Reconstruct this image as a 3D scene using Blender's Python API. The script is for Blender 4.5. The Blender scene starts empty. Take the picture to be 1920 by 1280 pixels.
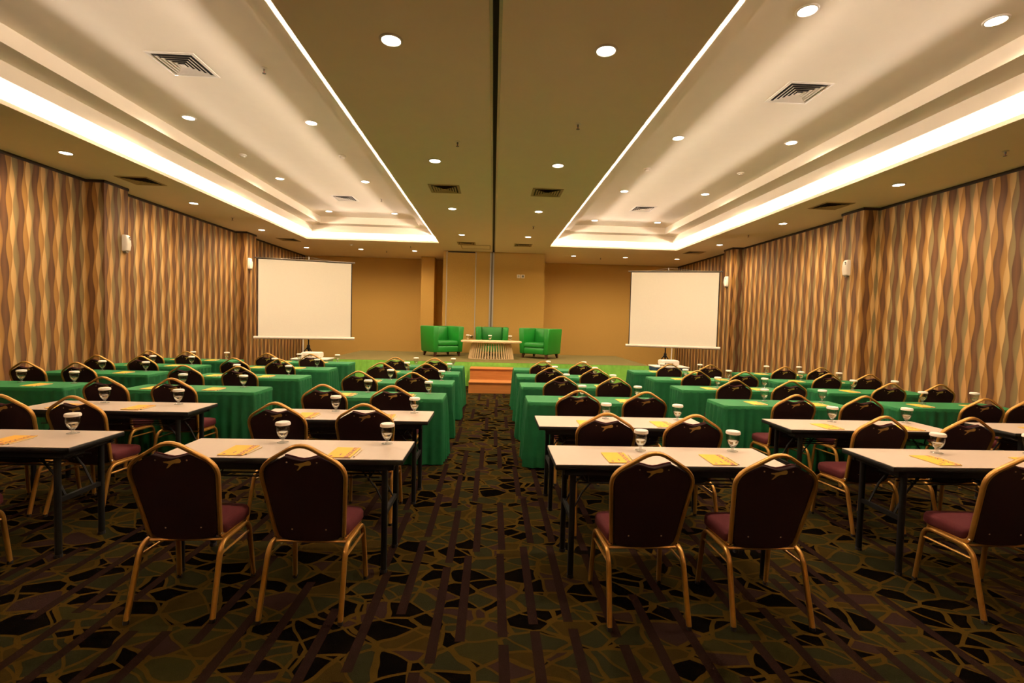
import bpy, math, random
from mathutils import Vector, Matrix

scene = bpy.context.scene
COL = scene.collection
R = math.radians
random.seed(7)

# ------------------------------------------------------------------ camera
YAW, PITCH, ROLL, FPX = -0.0403, -0.0417, -0.0256, 907.0
CAM_Z = 1.62
_M = (Matrix.Rotation(YAW, 3, 'Z') @ Matrix.Rotation(PITCH, 3, 'X') @ Matrix.Rotation(ROLL, 3, 'Y'))
_r, _f, _u = _M.col[0], _M.col[1], _M.col[2]
cam_data = bpy.data.cameras.new('camera')
cam_data.sensor_width = 36.0
cam_data.sensor_fit = 'HORIZONTAL'
cam_data.lens = FPX / 1920.0 * 36.0
cam_data.clip_start = 0.05
cam_data.clip_end = 100
cam = bpy.data.objects.new('camera', cam_data)
COL.objects.link(cam)
_m4 = Matrix(((_r.x, _u.x, -_f.x, 0), (_r.y, _u.y, -_f.y, 0), (_r.z, _u.z, -_f.z, CAM_Z), (0, 0, 0, 1)))
cam.matrix_world = _m4
scene.camera = cam

# ------------------------------------------------------------------ world, exposure, light levels
world = bpy.data.worlds.new('world')
scene.world = world
world.use_nodes = True
world.node_tree.nodes['Background'].inputs[0].default_value = (0.10, 0.07, 0.04, 1)
world.node_tree.nodes['Background'].inputs[1].default_value = 0.02
scene.view_settings.view_transform = 'Standard'
scene.view_settings.look = 'None'
scene.view_settings.exposure = 0.4
scene.view_settings.gamma = 1.0
scene.view_settings.use_curve_mapping = False

WARM = (1.0, 0.75, 0.51)
SPOT_W = 68.0          # every downlight
LENS_E = 14.0           # bright face of a downlight
COVE_E = 130.0           # strip light hidden in the ceiling coves
COVE_COL = (1.0, 0.83, 0.70)

# ------------------------------------------------------------------ room dimensions (metres)
ZL, ZA, ZB, ZC = 3.7575, 3.931, 4.104, 4.28    # low ceiling, two steps of the tray, tray top
XW, XC = 6.70, 6.41                            # side wall, face of its columns
YB, YR = 17.5, -3.5                            # back wall, wall behind the camera
XI, XO, YT0, YT1 = 1.563, 5.197, -1.5, 13.73   # opening of each tray
YBLK, XBLK = 15.2, 1.587                       # partition block behind the stage
ZS, YS0, YS1, XS0, XS1 = 0.60, 11.85, 15.16, -4.05, 3.92   # stage

# ================================================================== materials
def lin(c):
    return tuple((v / 12.92 if v <= 0.04045 else ((v + 0.055) / 1.055) ** 2.4) for v in c)
def rgb(r, g, b):
    return lin((r / 255.0, g / 255.0, b / 255.0)) + (1.0,)

def newmat(name):
    m = bpy.data.materials.new(name)
    m.use_nodes = True
    return m, m.node_tree, m.node_tree.nodes['Principled BSDF']

class V:
    """a socket with arithmetic, for writing node maths"""
    nt = None
    def __init__(s, sock): s.s = sock
    @staticmethod
    def op(kind, *a):
        n = V.nt.nodes.new('ShaderNodeMath'); n.operation = kind
        for i, x in enumerate(a):
            if isinstance(x, V): V.nt.links.new(x.s, n.inputs[i])
            else: n.inputs[i].default_value = x
        return V(n.outputs[0])
    def __add__(s, o): return V.op('ADD', s, o)
    __radd__ = __add__
    def __sub__(s, o): return V.op('SUBTRACT', s, o)
    def __rsub__(s, o): return V.op('SUBTRACT', o, s)
    def __mul__(s, o): return V.op('MULTIPLY', s, o)
    __rmul__ = __mul__
    def __truediv__(s, o): return V.op('DIVIDE', s, o)
    def floor(s): return V.op('FLOOR', s)
    def fract(s): return V.op('FRACT', s)
    def sin(s): return V.op('SINE', s)
    def abs(s): return V.op('ABSOLUTE', s)
    def lt(s, o): return V.op('LESS_THAN', s, o)
    def gt(s, o): return V.op('GREATER_THAN', s, o)

def node(nt, t, **kw):
    n = nt.nodes.new(t)
    for k, v in kw.items():
        setattr(n, k, v)
    return n
def position(nt):
    g = node(nt, 'ShaderNodeNewGeometry')
    s = node(nt, 'ShaderNodeSeparateXYZ')
    nt.links.new(g.outputs['Position'], s.inputs[0])
    return g, V(s.outputs[0]), V(s.outputs[1]), V(s.outputs[2])
def white(nt, a, b=None):
    n = node(nt, 'ShaderNodeTexWhiteNoise')
    if b is None:
        n.noise_dimensions = '1D'
        nt.links.new(a.s, n.inputs['W'])
    else:
        n.noise_dimensions = '2D'
        c = node(nt, 'ShaderNodeCombineXYZ')
        nt.links.new(a.s, c.inputs[0]); nt.links.new(b.s, c.inputs[1])
        nt.links.new(c.outputs[0], n.inputs['Vector'])
    return V(n.outputs['Value'])
def ramp(nt, fac, stops, mode='LINEAR'):
    n = node(nt, 'ShaderNodeValToRGB')
    n.color_ramp.interpolation = mode
    e = n.color_ramp.elements
    while len(e) < len(stops): e.new(0.5)
    for el, (p, c) in zip(e, stops):
        el.position = p; el.color = c
    nt.links.new(fac.s, n.inputs[0])
    return n.outputs[0]
def mix(nt, fac, a, b, blend='MIX'):
    n = node(nt, 'ShaderNodeMix', data_type='RGBA', blend_type=blend)
    for i, x in ((0, fac), (6, a), (7, b)):
        if isinstance(x, V): nt.links.new(x.s, n.inputs[i])
        elif hasattr(x, 'is_output'): nt.links.new(x, n.inputs[i])
        else: n.inputs[i].default_value = x
    return n.outputs[2]
def noise(nt, scale, detail=3.0, vec=None):
    n = node(nt, 'ShaderNodeTexNoise')
    n.inputs['Scale'].default_value = scale
    n.inputs['Detail'].default_value = detail
    if vec is None:
        g = node(nt, 'ShaderNodeNewGeometry'); vec = g.outputs['Position']
    nt.links.new(vec, n.inputs['Vector'])
    return n
def bump(nt, bsdf, height, strength=0.2, dist=0.01):
    b = node(nt, 'ShaderNodeBump')
    b.inputs['Strength'].default_value = strength
    b.inputs['Distance'].default_value = dist
    nt.links.new(height, b.inputs['Height'])
    nt.links.new(b.outputs[0], bsdf.inputs['Normal'])

def plain(name, col, rough=0.5, metal=0.0, grain=0.06, gscale=40.0, spec=0.5, sheen=0.0, bumps=0.0, coat=0.0):
    """one colour with a faint procedural grain"""
    m, nt, b = newmat(name)
    tc = node(nt, 'ShaderNodeTexCoord')
    n = noise(nt, gscale, 3.0, tc.outputs['Object'])
    lo = tuple(c * (1 - grain) for c in col[:3]) + (1,)
    hi = tuple(min(1, c * (1 + grain)) for c in col[:3]) + (1,)
    nt.links.new(ramp(nt, V(n.outputs['Fac']), [(0.3, lo), (0.7, hi)]), b.inputs['Base Color'])
    b.inputs['Roughness'].default_value = rough
    b.inputs['Metallic'].default_value = metal
    b.inputs['Specular IOR Level'].default_value = spec
    b.inputs['Sheen Weight'].default_value = sheen
    b.inputs['Coat Weight'].default_value = coat
    if bumps: bump(nt, b, n.outputs['Fac'], bumps, 0.004)
    return m
def emitter(name, col, strength):
    m, nt, b = newmat(name)
    b.inputs['Base Color'].default_value = (0.8, 0.8, 0.8, 1)
    b.inputs['Emission Color'].default_value = tuple(col) + (1,)
    b.inputs['Emission Strength'].default_value = strength
    return m

def wallpaper():
    """columns of pale spindles between waving ribbons; the plain brown ribbon lies on the cell border"""
    m, nt, b = newmat('wavy_ribbon_wallpaper')
    V.nt = nt
    g, x, y, z = position(nt)
    P, LAM = 0.235, 0.66
    u = (x + y) / P
    k = u.floor()
    r1, r2, r3 = white(nt, k), white(nt, k + 31.7), white(nt, k + 57.1)
    w = z * (6.283 / LAM) + r1 * 6.283
    s = w.sin()
    s2 = (w + 2.0 + r2 * 1.2).sin()
    s3 = (w + 3.6 + r3 * 1.2).sin()
    t = u.fract() - 0.5 + (w * 0.5 + r2 * 6.283).sin() * 0.02
    half = 0.095 + s * 0.078                     # pale spindle
    eo = 0.0 - (0.325 + s2 * 0.075)              # outer edge of the left ribbon
    eg = 0.325 + s3 * 0.075                      # outer edge of the right ribbon
    swap = r3.gt(0.5)
    ochre, grey = rgb(164, 122, 62), rgb(134, 118, 78)
    brown, dark = rgb(110, 74, 44), rgb(76, 50, 30)
    ca = mix(nt, swap, ochre, grey)
    cb = mix(nt, swap, grey, ochre)
    beige = mix(nt, r2, rgb(206, 170, 110), rgb(194, 150, 94))
    def step(v, bd, k_=32.0): return V.op('MINIMUM', V.op('MAXIMUM', (v - bd) * k_ + 0.5, 0.0), 1.0)
    def ramp01(v, lo, hi): return V.op('MINIMUM', V.op('MAXIMUM', (v - lo) / (hi - lo), 0.0), 1.0)
    base = mix(nt, ramp01(t.abs(), 0.22, 0.5), dark, brown)
    fa = ramp01(t, eo, 0.0 - half)
    ra = mix(nt, V.op('POWER', fa, 3.0) * 0.6, ca, rgb(120, 72, 40))
    fb = ramp01(t, half, eg)
    rb = mix(nt, V.op('POWER', fb, 2.0) * 0.6, cb, rgb(98, 66, 38))
    c = mix(nt, step(t, eo), base, ra)
    c = mix(nt, step(t, 0.0), c, rb)
    c = mix(nt, step(t, eg), c, base)
    fs = ramp01(t, 0.0 - half, half)
    bs = mix(nt, V.op('POWER', fs, 2.0) * 0.45, beige, rgb(150, 112, 66))
    c = mix(nt, step(t, 0.0 - half), c, mix(nt, step(t, half), bs, c))
    thread = (z * 900.0).sin() * 0.5 + 0.5
    n = noise(nt, 90.0, 2.0)
    c = mix(nt, thread * 0.06 + V(n.outputs['Fac']) * 0.10, c, rgb(80, 56, 32))
    nt.links.new(c, b.inputs['Base Color'])
    b.inputs['Roughness'].default_value = 0.62
    b.inputs['Specular IOR Level'].default_value = 0.3
    return m

def carpet():
    m, nt, b = newmat('shard_pattern_carpet')
    V.nt = nt
    g, x, y, z = position(nt)
    warp = noise(nt, 3.0, 2.0)
    sep = node(nt, 'ShaderNodeSeparateXYZ')
    nt.links.new(warp.outputs['Color'], sep.inputs[0])
    comb = node(nt, 'ShaderNodeCombineXYZ')
    cx = (x + y * 0.45) * 3.8 + V(sep.outputs[0]) * 0.7
    cy = (y - x * 0.30) * 6.5 + V(sep.outputs[1]) * 0.7
    nt.links.new(cx.s, comb.inputs[0]); nt.links.new(cy.s, comb.inputs[1])
    vo = node(nt, 'ShaderNodeTexVoronoi', voronoi_dimensions='2D', feature='F1')
    vo.inputs['Scale'].default_value = 1.0
    ve = node(nt, 'ShaderNodeTexVoronoi', voronoi_dimensions='2D', feature='DISTANCE_TO_EDGE')
    ve.inputs['Scale'].default_value = 1.0
    for n in (vo, ve): nt.links.new(comb.outputs[0], n.inputs['Vector'])
    sc = node(nt, 'ShaderNodeSeparateXYZ')
    nt.links.new(vo.outputs['Color'], sc.inputs[0])
    comb2 = node(nt, 'ShaderNodeCombineXYZ')
    dx = (x * 0.8 - y * 0.6) * 2.6 + V(sep.outputs[1]) * 0.5
    dy = (y * 0.8 + x * 0.6) * 5.6 + V(sep.outputs[0]) * 0.5
    nt.links.new(dx.s, comb2.inputs[0]); nt.links.new(dy.s, comb2.inputs[1])
    vo2 = node(nt, 'ShaderNodeTexVoronoi', voronoi_dimensions='2D', feature='F1')
    ve2 = node(nt, 'ShaderNodeTexVoronoi', voronoi_dimensions='2D', feature='DISTANCE_TO_EDGE')
    for n in (vo2, ve2):
        n.inputs['Scale'].default_value = 1.0
        nt.links.new(comb2.outputs[0], n.inputs['Vector'])
    sc2 = node(nt, 'ShaderNodeSeparateXYZ')
    nt.links.new(vo2.outputs['Color'], sc2.inputs[0])
    rnd = (V(sc.outputs[0]) * 3.1 + V(sc2.outputs[0]) * 5.7).fract()
    black, olive = rgb(5, 4, 4), rgb(70, 53, 18)
    green, green2, purple = rgb(42, 41, 25), rgb(49, 45, 23), rgb(50, 34, 31)
    cell = ramp(nt, rnd, [(0.0, black), (0.34, green), (0.60, green2), (0.78, purple), (0.88, rgb(56, 43, 17))], 'CONSTANT')
    line = V.op('MAXIMUM', V(ve.outputs['Distance']).lt(0.06), V(ve2.outputs['Distance']).lt(0.034))
    c = mix(nt, line, cell, olive)
    # broken dark stripes along the room
    PX = 0.19
    col = (x / PX).floor()
    r1 = white(nt, col)
    seg = (y + r1 * 9.0) / 0.95
    j = seg.floor()
    r2 = white(nt, col, j)
    r3 = white(nt, col + 13.0, j)
    inx = (((x / PX).fract() - 0.30 - r3 * 0.4).abs()).lt(0.135)
    on = r2.lt(0.62)
    iny = seg.fract().gt(0.06)
    stripe = inx * on * iny
    c = mix(nt, stripe, c, rgb(39, 25, 22))
    pile = noise(nt, 220.0, 2.0)
    patch = noise(nt, 12.0, 3.0)
    c = mix(nt, V(pile.outputs['Fac']) * 0.35 + V(patch.outputs['Fac']) * 0.25, c, rgb(12, 9, 5))
    nt.links.new(c, b.inputs['Base Color'])
    b.inputs['Roughness'].default_value = 0.95
    b.inputs['Specular IOR Level'].default_value = 0.0
    bump(nt, b, pile.outputs['Fac'], 0.5, 0.004)
    return m

def wood(name, c1, c2, scale=(1, 14, 14), rough=0.4):
    m, nt, b = newmat(name)
    V.nt = nt
    tc = node(nt, 'ShaderNodeTexCoord')
    mp = node(nt, 'ShaderNodeMapping')
    mp.inputs['Scale'].default_value = scale
    nt.links.new(tc.outputs['Object'], mp.inputs[0])
    n = noise(nt, 4.0, 5.0, mp.outputs[0])
    nt.links.new(ramp(nt, V(n.outputs['Fac']), [(0.3, c1), (0.7, c2)]), b.inputs['Base Color'])
    b.inputs['Roughness'].default_value = rough
    return m

def glass_mat(name, ior, rough=0.0):
    m, nt, b = newmat(name)
    b.inputs['Base Color'].default_value = (0.97, 0.98, 0.97, 1)
    b.inputs['Transmission Weight'].default_value = 1.0
    b.inputs['IOR'].default_value = ior
    b.inputs['Roughness'].default_value = rough
    return m

M = {}
M['ceiling'] = plain('ceiling_paint', rgb(247, 232, 208), 0.8, grain=0.01, gscale=6, spec=0.2)
M['tray'] = plain('tray_paint', rgb(244, 232, 212), 0.8, grain=0.01, gscale=6, spec=0.2)
M['wallpaper'] = wallpaper()
M['carpet'] = carpet()
M['tan'] = plain('tan_wall_fabric', rgb(194, 156, 82), 0.85, grain=0.07, gscale=60, spec=0.2, bumps=0.1)
M['stage_carpet'] = plain('stage_carpet', rgb(104, 94, 54), 0.95, grain=0.18, gscale=50, spec=0.1, bumps=0.3)
M['gold'] = plain('gold_tube', rgb(180, 132, 60), 0.34, metal=0.55, grain=0.05)
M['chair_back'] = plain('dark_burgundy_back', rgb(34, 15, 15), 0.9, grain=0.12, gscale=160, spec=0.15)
M['seat'] = plain('burgundy_fabric', rgb(80, 30, 34), 0.85, grain=0.12, gscale=160, spec=0.2)
M['emblem'] = plain('gold_emblem', rgb(196, 160, 84), 0.4, metal=0.3, grain=0.04)
M['screw'] = plain('steel_screw', rgb(180, 150, 110), 0.35, metal=0.8)
M['chrome'] = plain('polished_metal', rgb(215, 200, 180), 0.15, metal=1.0, grain=0.02)
M['rubber'] = plain('black_rubber', rgb(30, 26, 24), 0.8)
M['laminate'] = plain('white_laminate', rgb(202, 184, 168), 0.42, grain=0.015, gscale=30, spec=0.4)
M['black_metal'] = plain('black_metal', rgb(13, 12, 12), 0.6, grain=0.1, spec=0.25)
M['black_edge'] = plain('black_edging', rgb(12, 11, 11), 0.5, grain=0.1)
M['green_lit_top'] = plain('green_cloth_lit_top', rgb(40, 116, 66), 0.65, grain=0.07, gscale=20, spec=0.2)  # same cloth as the hanging sides, light on the top painted in as paler green
M['green_shaded_skirt'] = plain('green_satin_shaded', rgb(16, 92, 50), 0.5, grain=0.09, gscale=14, spec=0.4)  # shade of the hanging folds put into a darker green
M['skirt'] = plain('bright_green_skirt', rgb(132, 200, 74), 0.55, grain=0.08, gscale=14, sheen=0.15)
M['leather'] = plain('green_leather', rgb(22, 126, 34), 0.38, grain=0.06, gscale=90, bumps=0.08)
M['dark_wood'] = wood('dark_wood_leg', rgb(58, 30, 16), rgb(82, 44, 24))
M['step_wood'] = wood('orange_wood', rgb(166, 104, 48), rgb(184, 118, 58), (0.6, 10, 10))
M['nosing_shadow'] = wood('nosing_shadow_wood', rgb(118, 64, 26), rgb(136, 76, 32), (0.6, 10, 10))  # shadow line below the tread edge, painted as darker wood
M['pale_wood'] = wood('pale_wood', rgb(216, 186, 138), rgb(232, 206, 160), (10, 10, 0.8), 0.45)
M['screen'] = plain('screen_fabric', rgb(250, 244, 228), 0.8, grain=0.01, spec=0.2)
M['screen_edge'] = plain('black_screen_edge', rgb(38, 30, 24), 0.8)
M['white_plastic'] = plain('white_plastic', rgb(236, 226, 212), 0.4, grain=0.02)
M['alu'] = plain('aluminium', rgb(190, 184, 172), 0.4, metal=0.7, grain=0.04)
M['grey_metal'] = plain('grey_metal', rgb(120, 112, 100), 0.4, metal=0.6)
M['dark_void'] = plain('dark_grille_interior', rgb(38, 32, 26), 0.8)
M['track_dark'] = plain('track_slot', rgb(34, 30, 24), 0.7)
M['brown_trim'] = plain('dark_brown_trim', rgb(52, 36, 24), 0.7)
M['vent_tan'] = plain('tan_vent_paint', rgb(176, 152, 112), 0.6)
def thin_glass(name, haze):
    m, nt, b = newmat(name)
    out = nt.nodes['Material Output']
    tr = node(nt, 'ShaderNodeBsdfTransparent'); tr.inputs[0].default_value = (0.95, 0.96, 0.95, 1)
    gl = node(nt, 'ShaderNodeBsdfGlossy'); gl.inputs['Roughness'].default_value = 0.03
    lw = node(nt, 'ShaderNodeLayerWeight'); lw.inputs[0].default_value = 0.5
    V.nt = nt
    fr_ = V.op('POWER', V(lw.outputs['Facing']), 3.5) * 0.75 + 0.04
    mx = node(nt, 'ShaderNodeMixShader')
    nt.links.new(fr_.s, mx.inputs[0]); nt.links.new(tr.outputs[0], mx.inputs[1]); nt.links.new(gl.outputs[0], mx.inputs[2])
    last = mx
    if haze:
        df = node(nt, 'ShaderNodeBsdfDiffuse'); df.inputs[0].default_value = (0.85, 0.84, 0.80, 1)
        last = node(nt, 'ShaderNodeMixShader'); last.inputs[0].default_value = haze
        nt.links.new(mx.outputs[0], last.inputs[1]); nt.links.new(df.outputs[0], last.inputs[2])
    nt.links.new(last.outputs[0], out.inputs['Surface'])
    nt.nodes.remove(b)
    return m
M['glass'] = thin_glass('clear_glass', 0.0)
M['stem_glass'] = thin_glass('stem_glass', 0.16)
M['water'] = glass_mat('drinking_water', 1.33)
M['paper_cap'] = plain('white_paper_cap', rgb(244, 234, 224), 0.75, grain=0.015)
M['pad_yellow'] = plain('yellow_notepad', rgb(246, 186, 44), 0.6, grain=0.03)
M['pad_paper'] = plain('notepad_sheets', rgb(232, 216, 180), 0.8, grain=0.05, gscale=300)
M['ink'] = plain('magenta_ink', rgb(128, 46, 100), 0.6)
M['pencil'] = plain('pale_pencil', rgb(228, 200, 150), 0.5)
M['graphite'] = plain('pencil_tip', rgb(70, 50, 36), 0.5)
M['red'] = plain('red_bulb', rgb(170, 40, 26), 0.3)
M['blue'] = plain('blue_panel', rgb(40, 72, 110), 0.6)
M['tray_green'] = plain('pale_green_edge', rgb(120, 150, 90), 0.6)
M['lens'] = emitter('lit_lamp_face', (1.0, 0.90, 0.74), LENS_E)
M['led'] = emitter('cove_strip_light', COVE_COL, COVE_E)

# ================================================================== mesh helpers
def sub(a, b): return Vector(a) - Vector(b)

def fillet(pts, rad, n=5, closed=False):
    """round the corners of a polyline"""
    P = [Vector(p) for p in pts]
    out = []
    N = len(P)
    for i, p in enumerate(P):
        r = rad[i] if isinstance(rad, (list, tuple)) else rad
        if (not closed and i in (0, N - 1)) or r <= 0:
            out.append(p); continue
        a, b = P[(i - 1) % N], P[(i + 1) % N]
        da, db = (a - p), (b - p)
        la, lb = da.length, db.length
        k = min(r, la * 0.49, lb * 0.49)
        s, e = p + da / la * k, p + db / lb * k
        for j in range(n + 1):
            t = j / n
            out.append(s * (1 - t) ** 2 + p * 2 * t * (1 - t) + e * t * t)
    return out

class G:
    def __init__(s): s.v, s.f = [], []
    def add(s, vs, fs):
        o = len(s.v)
        s.v += [tuple(v) for v in vs]
        s.f += [tuple(i + o for i in f) for f in fs]
        return s
    def box(s, x0, x1, y0, y1, z0, z1):
        vs = [(x, y, z) for z in (z0, z1) for y in (y0, y1) for x in (x0, x1)]
        return s.add(vs, [(0, 2, 3, 1), (4, 5, 7, 6), (0, 1, 5, 4), (2, 6, 7, 3), (0, 4, 6, 2), (1, 3, 7, 5)])
    def bevbox(s, x0, x1, y0, y1, z0, z1, r=0.01):
        """box with rounded vertical and horizontal edges"""
        r = min(r, (x1 - x0) * 0.3, (y1 - y0) * 0.3, (z1 - z0) * 0.3)
        rings = [(r, z0), (r * 0.3, z0 + r * 0.3), (0, z0 + r), (0, z1 - r), (r * 0.3, z1 - r * 0.3), (r, z1)]
        L = []
        for ins, z in rings:
            c = [(x0 + ins, y0 + ins, z), (x1 - ins, y0 + ins, z), (x1 - ins, y1 - ins, z), (x0 + ins, y1 - ins, z)]
            L.append(fillet(c, r, 3, True))
        return s.loft(L, True, True)
    def loft(s, loops, cap0=False, cap1=False):
        n = len(loops[0]); vs = []; fs = []
        for lp in loops: vs += [tuple(p) for p in lp]
        for k in range(len(loops) - 1):
            for i in range(n):
                j = (i + 1) % n
                fs.append((k * n + i, k * n + j, (k + 1) * n + j, (k + 1) * n + i))
        if cap0: fs.append(tuple(range(n - 1, -1, -1)))
        if cap1: fs.append(tuple(range((len(loops) - 1) * n, len(loops) * n)))
        return s.add(vs, fs)
    def tube(s, path, rx, ry=None, n=8, closed=False, up=None, square=0.0):
        ry = ry or rx
        P = [Vector(p) for p in path]
        N = len(P)
        loops = []
        nrm = None
        for i, p in enumerate(P):
            if closed: t = P[(i + 1) % N] - P[i - 1]
            elif i == 0: t = P[1] - P[0]
            elif i == N - 1: t = P[-1] - P[-2]
            else: t = (P[i + 1] - p).normalized() + (p - P[i - 1]).normalized()
            t.normalize()
            if nrm is None:
                h = Vector(up) if up else (Vector((0, 0, 1)) if abs(t.z) < 0.9 else Vector((0, 1, 0)))
                nrm = (h - t * h.dot(t)).normalized()
            else:
                nrm = (nrm - t * nrm.dot(t)).normalized()
            bi = t.cross(nrm)
            lp = []
            for k in range(n):
                a = 2 * math.pi * (k + 0.5) / n
                c, q = math.cos(a), math.sin(a)
                e = 1.0 - square
                c2 = math.copysign(abs(c) ** e, c); q2 = math.copysign(abs(q) ** e, q)
                lp.append(p + nrm * (c2 * rx) + bi * (q2 * ry))
            loops.append(lp)
        if closed:
            loops.append(loops[0])
            return s.loft(loops)
        return s.loft(loops, True, True)
    def lathe(s, prof, n=16, cx=0, cy=0, cz=0, cap0=True, cap1=True):
        loops = [[(cx + r * math.cos(2 * math.pi * k / n), cy + r * math.sin(2 * math.pi * k / n), cz + z) for k in range(n)] for r, z in prof]
        return s.loft(loops, cap0, cap1)
    def prism(s, poly, d0, d1, fn):
        """extrude a 2D outline; fn(a, b, d) -> point"""
        n = len(poly)
        vs = [fn(a, b, d0) for a, b in poly] + [fn(a, b, d1) for a, b in poly]
        fs = [tuple(range(n - 1, -1, -1)), tuple(range(n, 2 * n))]
        fs += [(i, (i + 1) % n, (i + 1) % n + n, i + n) for i in range(n)]
        return s.add(vs, fs)
    def quad(s, a, b, c, d): return s.add([a, b, c, d], [(0, 1, 2, 3)])
    def mesh(s, name, mat, smooth=35):
        me = bpy.data.meshes.new(name)
        me.from_pydata(s.v, [], s.f)
        me.update()
        import bmesh
        bm = bmesh.new(); bm.from_mesh(me)
        bmesh.ops.recalc_face_normals(bm, faces=bm.faces)
        bm.to_mesh(me); bm.free()
        if smooth:
            me.polygons.foreach_set('use_smooth', [True] * len(me.polygons))
            me.set_sharp_from_angle(angle=R(smooth))
        me.materials.append(mat)
        return me
    def build(s, name, mat, parent=None, smooth=35):
        return obj(name, s.mesh(name, mat, smooth), parent)

def obj(name, data, parent=None):
    o = bpy.data.objects.new(name, data)
    COL.objects.link(o)
    if parent is not None: o.parent = parent
    return o
def tag(o, label=None, cat=None, group=None, kind=None):
    if label: o['label'] = label
    if cat: o['category'] = cat
    if group: o['group'] = group
    if kind: o['kind'] = kind
    return o
def thing(name, label, cat, loc=(0, 0, 0), rz=0.0, group=None):
    o = obj(name, None)
    o.empty_display_size = 0.1
    o.location = loc; o.rotation_euler = (0, 0, rz)
    return tag(o, label, cat, group)
def copy_tree(o, parent=None):
    c = o.copy(); COL.objects.link(c); c.parent = parent
    for ch in list(o.children): copy_tree(ch, c)
    return c
class Proto:
    """the first use hands out the original, later uses hand out copies"""
    def __init__(s, make): s.make, s.o, s.used = make, None, False
    def place(s, loc, rz, label, group, cat=None):
        if s.o is None: s.o = s.make()
        o = s.o if not s.used else copy_tree(s.o)
        s.used = True
        o.location = loc; o.rotation_euler = (0, 0, rz)
        o['label'] = label
        if group: o['group'] = group
        if cat: o['category'] = cat
        return o
def struct(name, g, mat, parent=None, smooth=0):
    o = g.build(name, mat, parent, smooth)
    if parent is None: o['kind'] = 'structure'
    return o

# ================================================================== the room
fl = struct('floor', G().box(-XW, XW, YR, YB, -0.05, 0), M['carpet'])
# side walls with their columns
for side, sx in (('left', -1), ('right', 1)):
    a, b = sorted((sx * XW, sx * (XW + 0.12)))
    w = struct('wall_' + side, G().box(a, b, YR, YB, 0, ZL), M['wallpaper'])
    for y0, y1 in ((3.65, 4.15), (8.27, 8.79), (12.87, 13.36)):
        a, b = sorted((sx * XC, sx * (XW + 0.02)))
        G().box(a, b, y0, y1, 0, ZL - 0.002).build('column', M['wallpaper'], w, 0)
    # dark shadow gap along the head of the wall and round the columns
    g = G()
    def seg(x0, y0, x1, y1):
        a, b = sorted((sx * x0, sx * x1)); c, d = sorted((y0, y1))
        g.box(a, b, c, d, ZL - 0.045, ZL + 0.001)
    e = 0.012
    ys = [YR, 3.65, 4.15, 8.27, 8.79, 12.87, 13.36, YB]
    for i in range(0, 8, 2): seg(XW - e, ys[i], XW, ys[i + 1])
    for y0, y1 in ((3.65, 4.15), (8.27, 8.79), (12.87, 13.36)):
        seg(XC - e, y0 - e, XC, y1 + e); seg(XC - e, y0 - e, XW, y0); seg(XC - e, y1, XW, y1 + e)
    struct('trim_' + ('1' if sx < 0 else '2'), g, M['brown_trim'])
wb = struct('wall_back', G().box(-XW, XW, YB, YB + 0.12, 0, ZL), M['tan'])
G().box(-2.5, -2.05, 16.8, YB + 0.01, 0, ZL - 0.002).build('pilaster', M['tan'], wb, 0)
G().box(-XW, XW, YB - 0.015, YB, 0, 0.10).build('baseboard', M['brown_trim'], wb, 0)
struct('wall_rear', G().box(-XW, XW, YR - 0.12, YR, 0, ZL), M['tan'])

# low ceiling, one slab with two openings
g = G()
zt = ZL + 0.05
for x0, x1, y0, y1 in ((-XW - 0.12, -XO, YR, YB), (XO, XW + 0.12, YR, YB), (-XI, -0.075, YR, YB), (0.015, XI, YR, YB),
                       (-XO, -XI, YR, YT0), (XI, XO, YR, YT0), (-XO, -XI, YT1, YB), (XI, XO, YT1, YB)):
    g.box(x0, x1, y0, y1, ZL, zt)
ceil = struct('ceiling', g, M['ceiling'])
for sx in (-1, 1):
    def ring(z, di, do, dy):            # a rectangle inset from the opening (inner, outer, ends)
        x0, x1 = XI + di, XO - do
        p = [(sx * x0, YT0 + dy, z), (sx * x1, YT0 + dy, z), (sx * x1, YT1 - dy, z), (sx * x0, YT1 - dy, z)]
        return p if sx > 0 else p[::-1]
    loops = [ring(zt, -0.36, -0.36, -0.36), ring(ZA, -0.36, -0.36, -0.36), ring(ZA, 0.17, 0.211, 0.211), ring(ZB, 0.17, 0.211, 0.211),
             ring(ZB, 0.46, 0.545, 0.545), ring(ZC, 0.46, 0.545, 0.545)]
    G().loft(loops, False, True).build('raised_tray', M['tray'], ceil, 0)
    # strip lights lying in the cove, behind the lip of the low ceiling
    t = thing('cove_strip_light', 'warm strip light hidden in the ceiling cove of the %s tray' % ('left' if sx < 0 else 'right'), 'cove light',
              (sx * (XI + XO) / 2, (YT0 + YT1) / 2, zt), 0, 'cove strip lights')
    hx, hy, o = (XO - XI) / 2, (YT1 - YT0) / 2, 0.12
    w_ = 0.05
    for x0, x1, y0, y1 in ((hx + o, hx + o + w_, -hy - o, hy + o), (-hx - o - w_, -hx - o, -hy - o, hy + o), (-hx, hx, hy + o, hy + o + w_), (-hx, hx, -hy - o - w_, -hy - o)):
        G().box(x0, x1, y0, y1, 0, 0.014).build('strip', M['led'], t, 0)

# partition track down the middle of the ceiling
t = thing('partition_track', 'dark slot of the sliding partition track along the middle of the ceiling', 'track', (-0.03, 0, ZL))
G().box(-0.046, 0.046, YR, YBLK, 0.045, 0.06).build('slot', M['track_dark'], t, 0)
for s in (-1, 1):
    a, b = sorted((s * 0.022, s * 0.046))
    G().box(a, b, YR, YBLK, -0.006, 0.045).build('rail', M['alu'], t, 0)

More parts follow.
